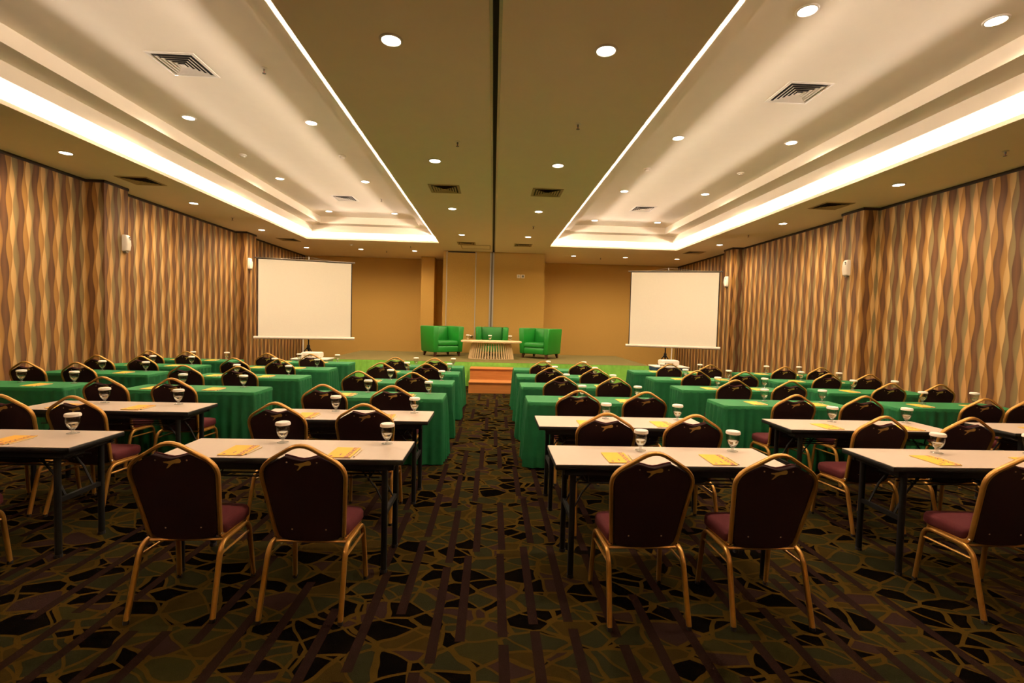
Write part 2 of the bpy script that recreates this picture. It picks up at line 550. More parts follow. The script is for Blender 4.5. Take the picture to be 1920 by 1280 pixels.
# block of stored partition panels behind the stage
blk = struct('wall_center', G().box(-XBLK, XBLK, YBLK, YBLK + 0.15, 0, ZL - 0.001), M['tan'])
for s in (-1, 1):
    a, b = sorted((s * XBLK, s * (XBLK - 0.12)))
    G().box(a, b, YBLK + 0.15, YB, 0, ZL - 0.001).build('return_panel', M['tan'], blk, 0)
G().box(-1.46, -0.58, YBLK - 0.012, YBLK + 0.005, ZS, ZL - 0.05).build('panel', M['tan'], blk, 0)
G().box(-1.44, -0.60, YBLK - 0.018, YBLK, ZL - 0.05, ZL - 0.012).build('head_gap', M['brown_trim'], blk, 0)
for x in (-1.475, -0.575):
    G().box(x - 0.014, x + 0.014, YBLK - 0.016, YBLK, ZS, ZL - 0.03).build('edge_strip', M['alu'], blk, 0)
for x in (-0.115, -0.025):
    G().box(x - 0.022, x + 0.022, YBLK - 0.03, YBLK, ZS, ZL - 0.005).build('jamb_strip', M['alu'], blk, 0)
G().box(-0.093, -0.047, YBLK - 0.01, YBLK, ZS, ZL - 0.005).build('jamb_gap', M['grey_metal'], blk, 0)
G().lathe([(0.0, 0), (0.03, 0.0), (0.05, 0.02), (0.05, 0.04), (0.03, 0.055), (0.0, 0.06)], 14, cap0=False, cap1=False).build('door_knob', M['chrome'], blk)
KN = bpy.data.objects['door_knob']; KN.location = (-0.67, YBLK - 0.012, 1.12); KN.rotation_euler = (R(90), 0, 0)
for x, lab in ((0.77, 'left of the pair of white socket plates high on the partition wall'), (0.90, 'right of the pair of white socket plates high on the partition wall')):
    t = thing('socket_plate', lab, 'socket', (x, YBLK, 3.03), 0, 'socket plates on the partition wall')
    G().bevbox(-0.055, 0.055, -0.012, 0, -0.055, 0.055, 0.006).build('plate', M['white_plastic'], t)
    G().box(-0.03, 0.03, -0.016, -0.008, -0.03, 0.03).build('insert', M['grey_metal'] if x > 0.8 else M['alu'], t, 0)

# ================================================================== ceiling fittings
def make_downlight():
    t = thing('downlight', 'x', 'downlight')
    G().lathe([(0.070, -0.004), (0.074, -0.010), (0.086, -0.009), (0.092, -0.003), (0.092, 0.0)], 24, cap0=False, cap1=False).build('trim_ring', M['white_plastic'], t)
    G().lathe([(0.0, -0.005), (0.040, -0.006), (0.072, -0.004)], 24, cap0=False, cap1=False).build('lamp_face', M['lens'], t)
    return t
downlight = Proto(make_downlight)
def light(x, y, z, label, group, power=1.0):
    o = downlight.place((x, y, z), 0, label, group)
    L = bpy.data.lights.new('lamp', 'SPOT')
    L.energy = SPOT_W * power
    L.color = WARM
    L.spot_size = R(168); L.spot_blend = 1.0
    L.shadow_soft_size = 0.06
    lo = obj('lamp', L, o)
    lo.location = (0, 0, -0.03)
ORD = ['nearest', 'second-nearest', 'third-nearest', 'fourth-nearest', 'fifth-nearest', 'farthest']
SIDE = {-1: 'left', 1: 'right'}
YC = [3.85, 6.66, 9.45, 12.28]
for sx in (-1, 1):
    for i, y in enumerate(YC):
        light(sx * 0.834, y, ZL, '%s downlight in the brown central ceiling strip, %s row' % (['nearest', 'second-nearest', 'third-nearest', 'farthest'][i], SIDE[sx]), 'downlights of the central ceiling strip')
    for i, y in enumerate([6.93, 9.75, 12.52]):
        light(sx * 5.87, y, ZL, '%s downlight in the low ceiling beside the %s wall' % (['nearest', 'middle', 'farthest'][i], SIDE[sx]), 'downlights along the side walls')
    for n_, x in enumerate((5.87, 4.19, 2.52)):
        light(sx * x, 15.45, ZL, 'downlight near the back wall, %s of three behind the %s tray' % (['outermost', 'middle', 'innermost'][n_], SIDE[sx]), 'downlights along the back wall')
    ys = [6.887, 9.71, 12.53] if sx < 0 else [4.06, 6.887, 9.71, 12.53]
    nm = ['nearest', 'middle', 'farthest'] if sx < 0 else ORD[:3] + ['farthest']
    for i, y in enumerate(ys):
        light(sx * 4.212, y, ZC, '%s downlight on the wall side of the %s raised tray' % (nm[i], SIDE[sx]), 'downlights of the raised trays')
        light(sx * 2.565, y, ZC, '%s downlight on the middle side of the %s raised tray' % (nm[i], SIDE[sx]), 'downlights of the raised trays')

def make_diffuser(mat):
    def mk():
        t = thing('air_diffuser', 'x', 'air vent')
        def sq(h, z): return [(-h, -h, z), (h, -h, z), (h, h, z), (-h, h, z)]
        G().loft([sq(0.25, 0), sq(0.25, -0.006), sq(0.225, -0.010), sq(0.205, -0.002)]).build('frame', mat, t, 20)
        G().box(-0.21, 0.21, -0.21, 0.21, -0.002, 0.0).build('backing', M['dark_void'], t, 0)
        for h in (0.185, 0.145, 0.105, 0.065):
            G().loft([sq(h, -0.012), sq(h - 0.022, -0.003), sq(h - 0.026, -0.003), sq(h - 0.004, -0.013)] ).build('louver', mat, t, 0)
        G().loft([sq(0.03, -0.012), sq(0.02, -0.013)], True, True).build('centre_plate', mat, t, 0)
        return t
    return Proto(mk)
dif_w, dif_t = make_diffuser(M['white_plastic']), make_diffuser(M['vent_tan'])
for sx in (-1, 1):
    for i, y in enumerate((5.45, 11.12)):
        dif_w.place((sx * 3.385, y, ZC), 0, '%s square white air diffuser in the %s raised tray' % (['near', 'far'][i], SIDE[sx]), 'air diffusers of the raised trays')
    dif_t.place((sx * 0.838, 8.06, ZL), 0, 'square air diffuser in the brown central ceiling strip, near one, %s side' % SIDE[sx], 'air diffusers in the low ceiling')
    dif_t.place((sx * 0.79, 13.64, ZL), 0, 'square air diffuser in the central ceiling strip by the partition, %s side' % SIDE[sx], 'air diffusers in the low ceiling')
    dif_t.place((sx * 5.80, 8.25, ZL), 0, 'dark air diffuser in the low ceiling near the first column, %s wall' % SIDE[sx], 'air diffusers in the low ceiling')
    dif_t.place((sx * 5.82, 14.0, ZL), 0, 'dark air diffuser in the low ceiling at the far corner, %s wall' % SIDE[sx], 'air diffusers in the low ceiling')

def make_sprinkler():
    t = thing('sprinkler', 'x', 'sprinkler')
    G().lathe([(0.0, -0.001), (0.032, -0.002), (0.034, -0.006), (0.012, -0.012)], 12, cap0=False, cap1=False).build('rose', M['white_plastic'], t)
    G().lathe([(0.010, -0.01), (0.010, -0.03), (0.005, -0.045)], 8).build('stem', M['grey_metal'], t)
    G().lathe([(0.004, -0.032), (0.006, -0.044), (0.004, -0.056)], 8).build('bulb', M['red'], t)
    G().lathe([(0.019, -0.056), (0.019, -0.060)], 10).build('deflector', M['grey_metal'], t)
    return t
spr = Proto(make_sprinkler)
for x, y, z, lab in ((-2.531, 5.44, ZC, 'in the left raised tray beside the near diffuser'), (-2.564, 11.07, ZC, 'in the left raised tray beside the far diffuser'),
                     (0.863, 5.26, ZL, 'in the brown central strip, right side, nearest'), (-0.476, 5.92, ZL, 'in the brown central strip, left side'),
                     (0.852, 10.9, ZL, 'in the brown central strip, right side, far one'), (-5.831, 11.08, ZL, 'in the low ceiling beside the left wall'),
                     (5.943, 5.52, ZL, 'in the low ceiling beside the right wall, nearest'), (5.85, 11.06, ZL, 'in the low ceiling beside the right wall, far one'),
                     (-3.432, 15.64, ZL, 'in the low ceiling near the back wall, left side'), (3.444, 15.70, ZL, 'in the low ceiling near the back wall, right side'),
                     (-2.474, 14.46, ZL, 'in the low ceiling past the left tray corner')):
    spr.place((x, y, z), 0, 'small fire sprinkler ' + lab, 'fire sprinklers')
def make_detector():
    t = thing('smoke_detector', 'x', 'smoke detector')
    G().lathe([(0.060, 0), (0.060, -0.012), (0.052, -0.020)], 20, cap0=False).build('base', M['white_plastic'], t)
    G().lathe([(0.040, -0.020), (0.040, -0.034), (0.030, -0.042), (0.0, -0.043)], 16, cap0=False, cap1=False).build('sensor_head', M['white_plastic'], t)
    return t
det = Proto(make_detector)
for x, y, lab in ((-4.239, 8.37, 'left raised tray, wall side'), (-2.553, 8.23, 'left raised tray, middle side'), (2.571, 8.28, 'right raised tray, middle side'), (4.214, 8.31, 'right raised tray, wall side')):
    det.place((x, y, ZC), 0, 'round white smoke detector on the ' + lab, 'smoke detectors')
det.place((-4.212, 14.51, ZL), 0, 'round white smoke detector in the low ceiling beyond the left tray', 'smoke detectors')
# access hatch in the ceiling in front of the partition
t = thing('ceiling_hatch', 'thin framed access hatch in the ceiling in front of the partition wall', 'hatch', (-0.55, 14.25, ZL))
G().box(-0.41, 0.41, -0.33, 0.33, -0.004, 0).build('panel', M['ceiling'], t, 0)
for x0, x1, y0, y1 in ((-0.42, 0.42, -0.345, -0.325), (-0.42, 0.42, 0.325, 0.345), (-0.425, -0.405, -0.345, 0.345), (0.405, 0.425, -0.345, 0.345)):
    G().box(x0, x1, y0, y1, -0.009, 0).build('frame_strip', M['vent_tan'], t, 0)

# ================================================================== air fresheners on the columns
def make_freshener():
    t = thing('air_freshener', 'x', 'dispenser')
    loops = []
    for z, d, hx in ((-0.14, 0.055, 0.052), (-0.125, 0.07, 0.06), (-0.03, 0.085, 0.062), (0.05, 0.08, 0.062), (0.12, 0.066, 0.058), (0.14, 0.05, 0.05)):
        c = [(-hx, 0, z), (hx, 0, z), (hx, -d, z), (-hx, -d, z)]
        loops.append(fillet(c, [0.004, 0.004, 0.028, 0.028], 4, True))
    G().loft(loops, True, True).build('casing', M['white_plastic'], t)
    for x, z in ((0.018, 0.095), (0.028, 0.065)):
        sw = G().lathe([(0.011, 0), (0.011, 0.006)], 10).build('sensor_window', M['dark_void'], t)
        sw.location = (x, -0.073, z); sw.rotation_euler = (R(90), 0, 0)
    G().box(-0.035, 0.035, -0.05, -0.005, -0.165, -0.138).build('bracket', M['grey_metal'], t, 0)
    return t
fr = Proto(make_freshener)
fr.place((-XC, 8.70, 2.80), R(90), 'white air freshener on the near wallpapered column, left wall', 'air fresheners')
fr.place((-XC, 12.98, 2.95), R(90), 'white air freshener on the far column, left wall', 'air fresheners')
fr.place((XC, 8.57, 2.74), R(-90), 'white air freshener on the near wallpapered column, right wall', 'air fresheners')
fr.place((XC, 13.12, 2.86), R(-90), 'white air freshener on the far column, right wall', 'air fresheners')

# ================================================================== stage
t = thing('stage', 'low carpeted stage with a bright green pleated skirt', 'stage', (0, 0, 0))
G().box(XS0, XS1, YS0, YS1 - 0.001, ZS - 0.06, ZS).build('stage_top', M['stage_carpet'], t, 0)
def pleats(path, z0, z1, amp0, amp1, pitch, seed, rows=5, closed=False, front=1.0):
    """a pleated cloth strip hanging along a path of (x, y, nx, ny)"""
    rnd = random.Random(seed)
    ph = [rnd.uniform(0, 6.28) for _ in range(4)]
    vs, fs = [], []
    n = len(path)
    d = 0
    for k in range(rows + 1):
        f = k / rows
        z = z0 + (z1 - z0) * f
        a = amp0 + (amp1 - amp0) * f ** 0.8
        d = 0
        for i, (x, y, nx, ny) in enumerate(path):
            if i: d += math.hypot(x - path[i - 1][0], y - path[i - 1][1])
            wv = math.sin(d / pitch * 6.283 + ph[0] + 1.3 * math.sin(d * 3.1 + ph[1]) + 0.5 * f * math.sin(d * 7 + ph[2]))
            wv = (0.5 + 0.5 * wv) ** 1.25
            am = a * (0.65 + 0.35 * math.sin(d * 5.3 + ph[3])) * (front if abs(ny) > 0.7 else 1.0)
            vs.append((x + nx * am * wv, y + ny * am * wv, z))
    m = n if closed else n - 1
    for k in range(rows):
        for i in range(m):
            j = (i + 1) % n
            fs.append((k * n + i, k * n + j, (k + 1) * n + j, (k + 1) * n + i))
    return G().add(vs, fs)
path = []
N = 60
for i in range(N): path.append((XS0, YS1 - (YS1 - YS0) * i / N, -1, 0))
N = 260
for i in range(N): path.append((XS0 + (XS1 - XS0) * i / N, YS0, 0, -1))
N = 60
for i in range(N + 1): path.append((XS1, YS0 + (YS1 - YS0) * i / N, 1, 0))
pleats(path, ZS - 0.004, 0.01, 0.012, 0.05, 0.14, 3, 4).build('stage_skirt', M['skirt'], t, 60)
t = thing('stage_steps', 'two orange wooden steps up to the middle of the stage', 'steps', (0.005, 10.74, 0))
for i, (y0, y1, z1) in enumerate(((0, 1.04, 0.25), (0.54, 1.04, 0.50))):
    s = G().box(-0.515, 0.515, y0 + 0.012, y1, 0.0 if i == 0 else 0.25, z1 - 0.022).build('riser_box', M['step_wood'], t, 0)
    G().bevbox(-0.52, 0.52, y0 - 0.004, y1 if i else 0.56, z1 - 0.022, z1, 0.004).build('tread', M['step_wood'], s)
    G().box(-0.517, 0.517, y0 + 0.004, y0 + 0.014, z1 - 0.05, z1 - 0.022).build('nosing_shadow_strip', M['nosing_shadow'], s, 0)  # dark strip stands in for the shade under the tread overhang

def make_armchair():
    t = thing('armchair', 'x', 'armchair')
    W, D, H, z0 = 0.45, 0.39, 0.84, 0.12
    def slab(x0, x1, y0, y1, za, zb, fx0=0, fx1=0, fy0=0, fy1=0, r=0.03):
        g = G(); L = []
        for ins, z in ((r, za), (r * 0.3, za + r * 0.3), (0, za + r), (0, zb - r), (r * 0.3, zb - r * 0.3), (r, zb)):
            f = (z - za) / (zb - za)
            c = [(x0 + fx0 * f + ins, y0 + fy0 * f + ins, z), (x1 + fx1 * f - ins, y0 + fy0 * f + ins, z), (x1 + fx1 * f - ins, y1 + fy1 * f - ins, z), (x0 + fx0 * f + ins, y1 + fy1 * f - ins, z)]
            L.append(fillet(c, r, 3, True))
        return g.loft(L, True, True)
    slab(-W + 0.13, W - 0.13, -D + 0.01, D - 0.1, z0, 0.30).build('base', M['leather'], t)
    slab(-W + 0.135, W - 0.135, -D + 0.005, D - 0.2, 0.30, 0.44, r=0.035).build('seat_cushion', M['leather'], t)
    for s in (-1, 1):
        a, b = (-W, -W + 0.14) if s < 0 else (W - 0.14, W)
        slab(a, b, -D, D, z0, H, fx0=-0.03 if s < 0 else 0, fx1=0.03 if s > 0 else 0, fy0=-0.03, fy1=0.03).build('armrest', M['leather'], t)
        for q in (-1, 1):
            G().loft([[(s * (W - 0.09) + dx * k + s * 0.02 * (1 - kz), q * (D - 0.08) + dy * k + q * 0.02 * (1 - kz), kz * 0.125) for dx, dy in ((-1, -1), (1, -1), (1, 1), (-1, 1))] for k, kz in ((0.020, 0), (0.036, 1))], True, True).build('leg', M['dark_wood'], t, 0)
    slab(-W + 0.135, W - 0.135, D - 0.22, D - 0.005, z0 + 0.15, H - 0.005, fy0=0.06, fy1=0.03).build('backrest', M['leather'], t)
    return t
arm = Proto(make_armchair)
arm.place((-1.43, 13.72, ZS), R(34), 'green leather tub armchair on the stage, left of the slatted table', 'armchairs on the stage')
arm.place((-0.02, 14.35, ZS), 0, 'green leather tub armchair on the stage, directly behind the slatted table', 'armchairs on the stage')
arm.place((1.36, 13.72, ZS), R(-34), 'green leather tub armchair on the stage, right of the slatted table', 'armchairs on the stage')

t = thing('coffee_table', 'oval pale wooden coffee table on a flared slatted base, on the stage', 'table', (-0.03, 12.95, ZS))
def ell(a, b, z, n=40): return [(a * math.cos(6.28318 * k / n), b * math.sin(6.28318 * k / n), z) for k in range(n)]
G().loft([ell(0.80, 0.40, 0.44), ell(0.815, 0.415, 0.447), ell(0.815, 0.415, 0.483), ell(0.80, 0.40, 0.49)], True, True).build('table_top', M['pale_wood'], t)
G().loft([ell(0.50, 0.20, 0.41), ell(0.50, 0.20, 0.44)], True, True).build('top_ring', M['pale_wood'], t)
G().loft([ell(0.615, 0.27, 0.0), ell(0.615, 0.27, 0.022), ell(0.585, 0.24, 0.022), ell(0.585, 0.24, 0.0)]).build('base_ring', M['pale_wood'], t)
NS = 50
for k in range(NS):
    a = 2 * math.pi * (k + 0.5) / NS
    c, s_ = math.cos(a), math.sin(a)
    p0 = Vector((0.60 * c, 0.255 * s_, 0.018)); p1 = Vector((0.505 * c, 0.205 * s_, 0.435))
    G().tube([p0, (p0 + p1) / 2 + Vector((c * 0.008, s_ * 0.008, 0)), p1], 0.016, 0.024, n=4, up=(c, s_, 0)).build('slat', M['pale_wood'], t, 0)

# ================================================================== glasses
def make_goblet():
    t = thing('water_goblet', 'x', 'glass')
    # a solid stem and foot with a hollow bowl, one closed surface
    G().lathe([(0.0, 0.0006), (0.037, 0.0006), (0.038, 0.003), (0.014, 0.008), (0.008, 0.014), (0.0085, 0.022), (0.012, 0.029), (0.009, 0.0325), (0.0, 0.0325)], 20, cap0=False, cap1=False).build('stem', M['stem_glass'], t, 60)
    prof = [(0.0, 0.0285), (0.0125, 0.0292), (0.023, 0.040), (0.035, 0.058), (0.0425, 0.080), (0.044, 0.102), (0.042, 0.127),
            (0.0402, 0.127), (0.0422, 0.102), (0.0407, 0.081), (0.0333, 0.060), (0.0213, 0.043), (0.009, 0.034), (0.0, 0.0325)]
    G().lathe(prof, 20, cap0=False, cap1=False).build('bowl', M['glass'], t, 60)
    G().lathe([(0.0, 0.0332), (0.0088, 0.0348), (0.0209, 0.0438), (0.0328, 0.0606), (0.0378, 0.0735), (0.0, 0.0735)], 20, cap0=False, cap1=False).build('water', M['water'], t, 50)
    G().lathe([(0.0475, 0.1235), (0.0495, 0.126), (0.0490, 0.138), (0.045, 0.1445), (0.034, 0.1465), (0.0, 0.147)], 20, cap0=True, cap1=False).build('paper_cap', M['paper_cap'], t)
    return t
gob = Proto(make_goblet)
for x, lab in ((-0.66, 'left'), (-0.07, 'middle'), (0.47, 'right')):
    gob.place((x, 12.93, ZS + 0.49), 0, 'capped water goblet on the oval stage table, %s of three' % lab, 'capped goblets on the stage table')

# ================================================================== chairs
TOPZ = 0.95
def lean(z): return 0.145 * (TOPZ - z) / 0.55 if z > 0.40 else 0.145
def make_chair():
    t = thing('banquet_chair', 'x', 'chair')
    # one bent tube: seat rail, back upright, peaked crown, and down the other side
    half = [(0.188, 0.42, 0.392), (0.180, lean(0.40) + 0.005, 0.385), (0.226, lean(0.83), 0.828), (0.0, lean(0.968), 0.968)]
    pts = [(-x, y, z) for x, y, z in half] + [(x, y, z) for x, y, z in half[:-1]][::-1]
    path = fillet(pts, [0, 0.05, 0.075, 0.075, 0.075, 0.05, 0], 6)
    G().tube(path, 0.0145, 0.0105, n=8, up=(0, 0.3, 1), square=0.35).build('back_frame', M['gold'], t, 50)
    # upholstered back panel with a hand slot under the crown
    o = [(-0.150, 0.392), (-0.170, 0.415), (-0.178, 0.46), (-0.196, 0.62), (-0.212, 0.77), (-0.210, 0.800), (-0.196, 0.826), (-0.172, 0.842), (-0.098, 0.884), (-0.086, 0.887),
         (-0.060, 0.880), (-0.030, 0.871)]
    poly = o + [(0, 0.865)] + [(-x, z) for x, z in o[::-1]] + [(0.09, 0.382), (0.0, 0.379), (-0.09, 0.382)]
    g = G()
    n = len(poly)
    rings = []
    cx, cz = 0.0, 0.62
    for d, s in ((-0.006, 0.97), (-0.001, 1.0), (0.022, 1.0), (0.034, 0.95), (0.038, 0.85)):
        rings.append([(x * s, lean(z) + d, cz + (z - cz) * (s if s >= 1 else (s + 1) / 2)) for x, z in poly])
    g.loft(rings, True, True)
    pn = g.build('back_panel', M['chair_back'], t, 30)
    pipe = [(-0.096, 0.886), (-0.086, 0.8865), (-0.060, 0.8805), (-0.030, 0.8715), (0.0, 0.8665), (0.030, 0.8715), (0.060, 0.8805), (0.086, 0.8865), (0.096, 0.886)]
    G().tube([(x, lean(z) + 0.026, z) for x, z in pipe], 0.006, n=6).build('piping', M['seat'], pn)
    em = [(-0.044, 0.010), (-0.024, 0.011), (-0.006, 0.015), (0.012, 0.020), (0.026, 0.026), (0.036, 0.027), (0.043, 0.021), (0.044, 0.010), (0.038, 0.003), (0.024, 0.001), (0.010, 0.000),
          (-0.004, -0.006), (-0.014, -0.016), (-0.026, -0.027), (-0.034, -0.028), (-0.026, -0.017), (-0.018, -0.004), (-0.028, 0.001), (-0.042, 0.004)]
    G().prism(em, -0.0085, -0.0055, lambda a, b, d: (a + 0.004, lean(0.838 + b) + d, 0.838 + b)).build('emblem', M['emblem'], pn, 0)
    for x, z in ((-0.078, 0.856), (0.078, 0.856), (-0.092, 0.455), (0.092, 0.455)):
        s = G().lathe([(0.0045, 0), (0.0045, 0.004), (0.002, 0.006)], 8).build('screw', M['screw'], pn)
        s.location = (x, lean(z) - 0.004, z); s.rotation_euler = (R(90), 0, 0)
    # seat cushion
    L = []
    for s, z in ((0.93, 0.388), (1.0, 0.404), (1.0, 0.440), (0.965, 0.458), (0.85, 0.467), (0.45, 0.474)):
        c = [(-0.195 * s, 0.316 - 0.150 * s, z), (0.195 * s, 0.316 - 0.150 * s, z), (0.215 * s, 0.316 + 0.150 * s, z), (-0.215 * s, 0.316 + 0.150 * s, z)]
        L.append(fillet(c, [0.03 * s, 0.03 * s, 0.07 * s, 0.07 * s], 4, True))
    G().loft(L, True, True).build('seat', M['seat'], t, 50)
    for s in (-1, 1):
        p = [(s * 0.215, 0.0, 0.012), (s * 0.206, 0.105, 0.378), (s * 0.206, 0.425, 0.372), (s * 0.218, 0.462, 0.012)]
        lf = G().tube(fillet(p, [0, 0.07, 0.07, 0], 6), 0.0130, 0.0120, n=8, up=(1, 0, 0), square=0.45).build('leg_frame', M['gold'], t, 50)
        G().tube([(s * 0.207, 0.088, 0.318), (s * 0.208, 0.433, 0.305)], 0.0075, n=6).build('stretcher', M['gold'], lf)
        for y, x in ((0.0, 0.215), (0.462, 0.218)):
            G().lathe([(0.0145, 0), (0.0145, 0.02)], 10, s * x, y, 0).build('rubber_foot', M['rubber'], lf)
        c = G().lathe([(0.0, -0.012), (0.009, -0.008), (0.012, 0), (0.009, 0.008), (0.0, 0.012)], 10, s * 0.188, 0.140, 0.412, False, False).build('stacking_bumper', M['chrome'], t)
    G().tube([(-0.2, 0.41, 0.372), (0.2, 0.41, 0.372)], 0.009, n=6).build('cross_bar', M['gold'], t)
    G().tube([(-0.2, 0.16, 0.374), (0.2, 0.16, 0.374)], 0.009, n=6).build('cross_bar', M['gold'], t)
    return t
chair = Proto(make_chair)

# ================================================================== tables
TL, TD, TH = 1.50, 0.47, 0.74
def make_table():
    t = thing('folding_table', 'x', 'table')
    G().box(0.003, TL - 0.003, 0.003, TD - 0.003, TH - 0.004, TH).build('table_top', M['laminate'], t, 0)
    G().bevbox(0, TL, 0, TD, TH - 0.034, TH - 0.003, 0.004).build('edge_band', M['black_edge'], t)
    g = G()
    for y in (0.03, TD - 0.05): g.box(0.06, TL - 0.06, y, y + 0.02, TH - 0.075, TH - 0.034)
    for x in (0.07, TL - 0.09): g.box(x, x + 0.02, 0.05, TD - 0.05, TH - 0.075, TH - 0.034)
    g.build('under_frame', M['black_metal'], t, 0)
    for s, x in ((1, 0.12), (-1, TL - 0.12)):
        for y in (0.055, TD - 0.065):
            l = G().tube([(x, y, 0.012), (x, y, TH - 0.05)], 0.0185, n=8, square=0.3).build('leg', M['black_metal'], t, 50)
            G().lathe([(0.022, 0), (0.022, 0.02)], 10, x, y).build('foot_cap', M['rubber'], l)
        G().box(x - 0.012, x + 0.012, 0.06, TD - 0.07, 0.36, 0.39).build('cross_bar', M['black_metal'], t, 0)
        for y in (0.12, TD - 0.13):
            G().tube([(x, y, 0.375), (x + s * 0.07, y, 0.52), (x + s * 0.20, y, TH - 0.06)], 0.009, 0.006, n=6).build('brace', M['black_metal'], t)
    for k in range(5):
        y = 0.09 + k * 0.07
        G().tube([(0.16, y, 0.60), (TL - 0.16, y, 0.60)], 0.0055, n=5).build('shelf_rod', M['black_metal'], t)
    for x in (0.22, TL / 2, TL - 0.22):
        G().tube([(x, 0.06, TH - 0.05), (x, 0.08, 0.605), (x, TD - 0.09, 0.605), (x, TD - 0.07, TH - 0.05)], 0.006, n=5).build('shelf_hanger', M['black_metal'], t)
    return t
table = Proto(make_table)

def make_skirted(seed):
    def mk():
        t = thing('skirted_table', 'x', 'table')
        rnd = random.Random(seed)
        def rr(o, z, r): return fillet([(-o, -o, z), (TL + o, -o, z), (TL + o, TD + o, z), (-o, TD + o, z)], r, 4, True)
        # subdivided top with a soft rounded edge
        g = G()
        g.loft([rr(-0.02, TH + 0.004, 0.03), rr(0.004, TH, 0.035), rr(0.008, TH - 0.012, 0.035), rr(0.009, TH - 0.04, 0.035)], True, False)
        g.build('tablecloth', M['green_lit_top'], t, 60)
        base = rr(0.006, 0, 0.04)
        path = []
        n = len(base)
        for i in range(n):
            a, b = base[i], base[(i + 1) % n]
            c = base[(i + 2) % n]; z_ = base[i - 1]
            L = (b - a).length
            m = max(1, int(L / 0.0125))
            for j in range(m):
                p = a + (b - a) * (j / m)
                d = (b - a).normalized()
                path.append((p.x, p.y, d.y, -d.x))
        pleats(path, TH - 0.03, 0.012, 0.012, 0.072, 0.105, seed, 7, True, 0.52).build('skirt', M['green_shaded_skirt'], t, 80)
        return t
    return Proto(mk)
skirted = [make_skirted(s) for s in (11, 23, 37)]

def make_notepad():
    t = thing('notepad', 'x', 'notepad')
    G().box(-0.077, 0.077, -0.115, 0.115, 0, 0.005).build('sheets', M['pad_paper'], t, 0)
    cv = G().box(-0.0785, 0.0785, -0.117, 0.117, 0.005, 0.0065).build('cover', M['pad_yellow'], t, 0)
    def text(body, size, name, loc, rz):
        cu = bpy.data.curves.new(name, 'FONT'); cu.body = body; cu.size = size; cu.align_x = 'CENTER'; cu.align_y = 'CENTER'
        cu.resolution_u = 2; cu.offset = 0.0009
        tmp = bpy.data.objects.new('tmp', cu); COL.objects.link(tmp)
        dg = bpy.context.evaluated_depsgraph_get()
        me = bpy.data.meshes.new_from_object(tmp.evaluated_get(dg))
        bpy.data.objects.remove(tmp); bpy.data.curves.remove(cu)
        me.name = name; me.materials.clear(); me.materials.append(M['ink'])
        o = obj(name, me, cv); o.location = loc; o.rotation_euler = (0, 0, rz)
    text('BLOCK NOTE', 0.0375, 'lettering', (0.052, 0.0, 0.0069), R(90))
    G().box(-0.004, 0.002, -0.075, -0.035, 0.0066, 0.0070).build('printed_mark', M['ink'], cv, 0)
    G().lathe([(0.009, 0.0066), (0.009, 0.0070)], 10, -0.05, -0.09).build('printed_mark', M['ink'], cv)
    return t
pad = Proto(make_notepad)
def make_pencil():
    t = thing('pencil', 'x', 'pencil')
    G().tube([(0, -0.085, 0.004), (0, 0.085, 0.004)], 0.0038, n=6).build('shaft', M['pencil'], t, 0)
    o = G().lathe([(0.0038, 0), (0.0008, 0.016)], 6).build('tip', M['graphite'], t)
    o.location = (0, -0.085, 0.004); o.rotation_euler = (R(90), 0, 0)
    return t
pen = Proto(make_pencil)

# columns of tables: left end of the table, front edges of the rows, chair positions
COLS = {
 ('left', 'aisle-side'): dict(x=-2.04, rows=[3.00, 4.16, 5.28, 6.52, 7.74, 8.80], cx=[-1.65, -0.98], cy=[2.53, 3.75, 4.84, 6.09, 7.30, 8.36]),
 ('left', 'middle'): dict(x=-4.19, rows=[3.17, 4.38, 5.53, 6.80, 7.99, 9.12], cx=[-3.93, -3.25], cy=[2.68, 3.87, 5.05, 6.34, 7.54, 8.63]),
 ('left', 'wall-side'): dict(x=-6.325, rows=[None, None, 5.62, 6.96, 8.02, 9.08], cx=[-5.93, -5.30], cy=[None, None, None, 6.36, 7.50, 8.62]),
 ('right', 'aisle-side'): dict(x=0.41, rows=[2.95, 4.04, 5.25, 6.46, 7.60, 8.66], cx=[0.87, 1.54], cy=[2.47, 3.55, 4.75, 5.98, 7.15, 8.22]),
 ('right', 'middle'): dict(x=2.62, rows=[3.00, 4.08, 5.25, 6.47, 7.59, 8.73], cx=[3.08, 3.80], cy=[2.52, 3.64, 4.75, 5.99, 7.13, 8.25]),
 ('right', 'wall-side'): dict(x=4.66, rows=[None, 4.08, 5.33, 6.46, 7.60, 8.66], cx=[5.10, 5.74], cy=[None, None, 4.74, 5.96, 7.14, 8.24]),
}
SKIP = {('left', 'middle', 0, 0), ('right', 'middle', 0, 1)}          # outside the picture
CX = {('right', 'middle', 0, 0): 3.00, ('right', 'wall-side', 2, 0): 5.07, ('right', 'wall-side', 2, 1): 5.56, ('left', 'middle', 1, 0): -3.80, ('left', 'middle', 5, 1): -3.18}
SEAT = ['left', 'right']
jr = random.Random(5)
ti = 0
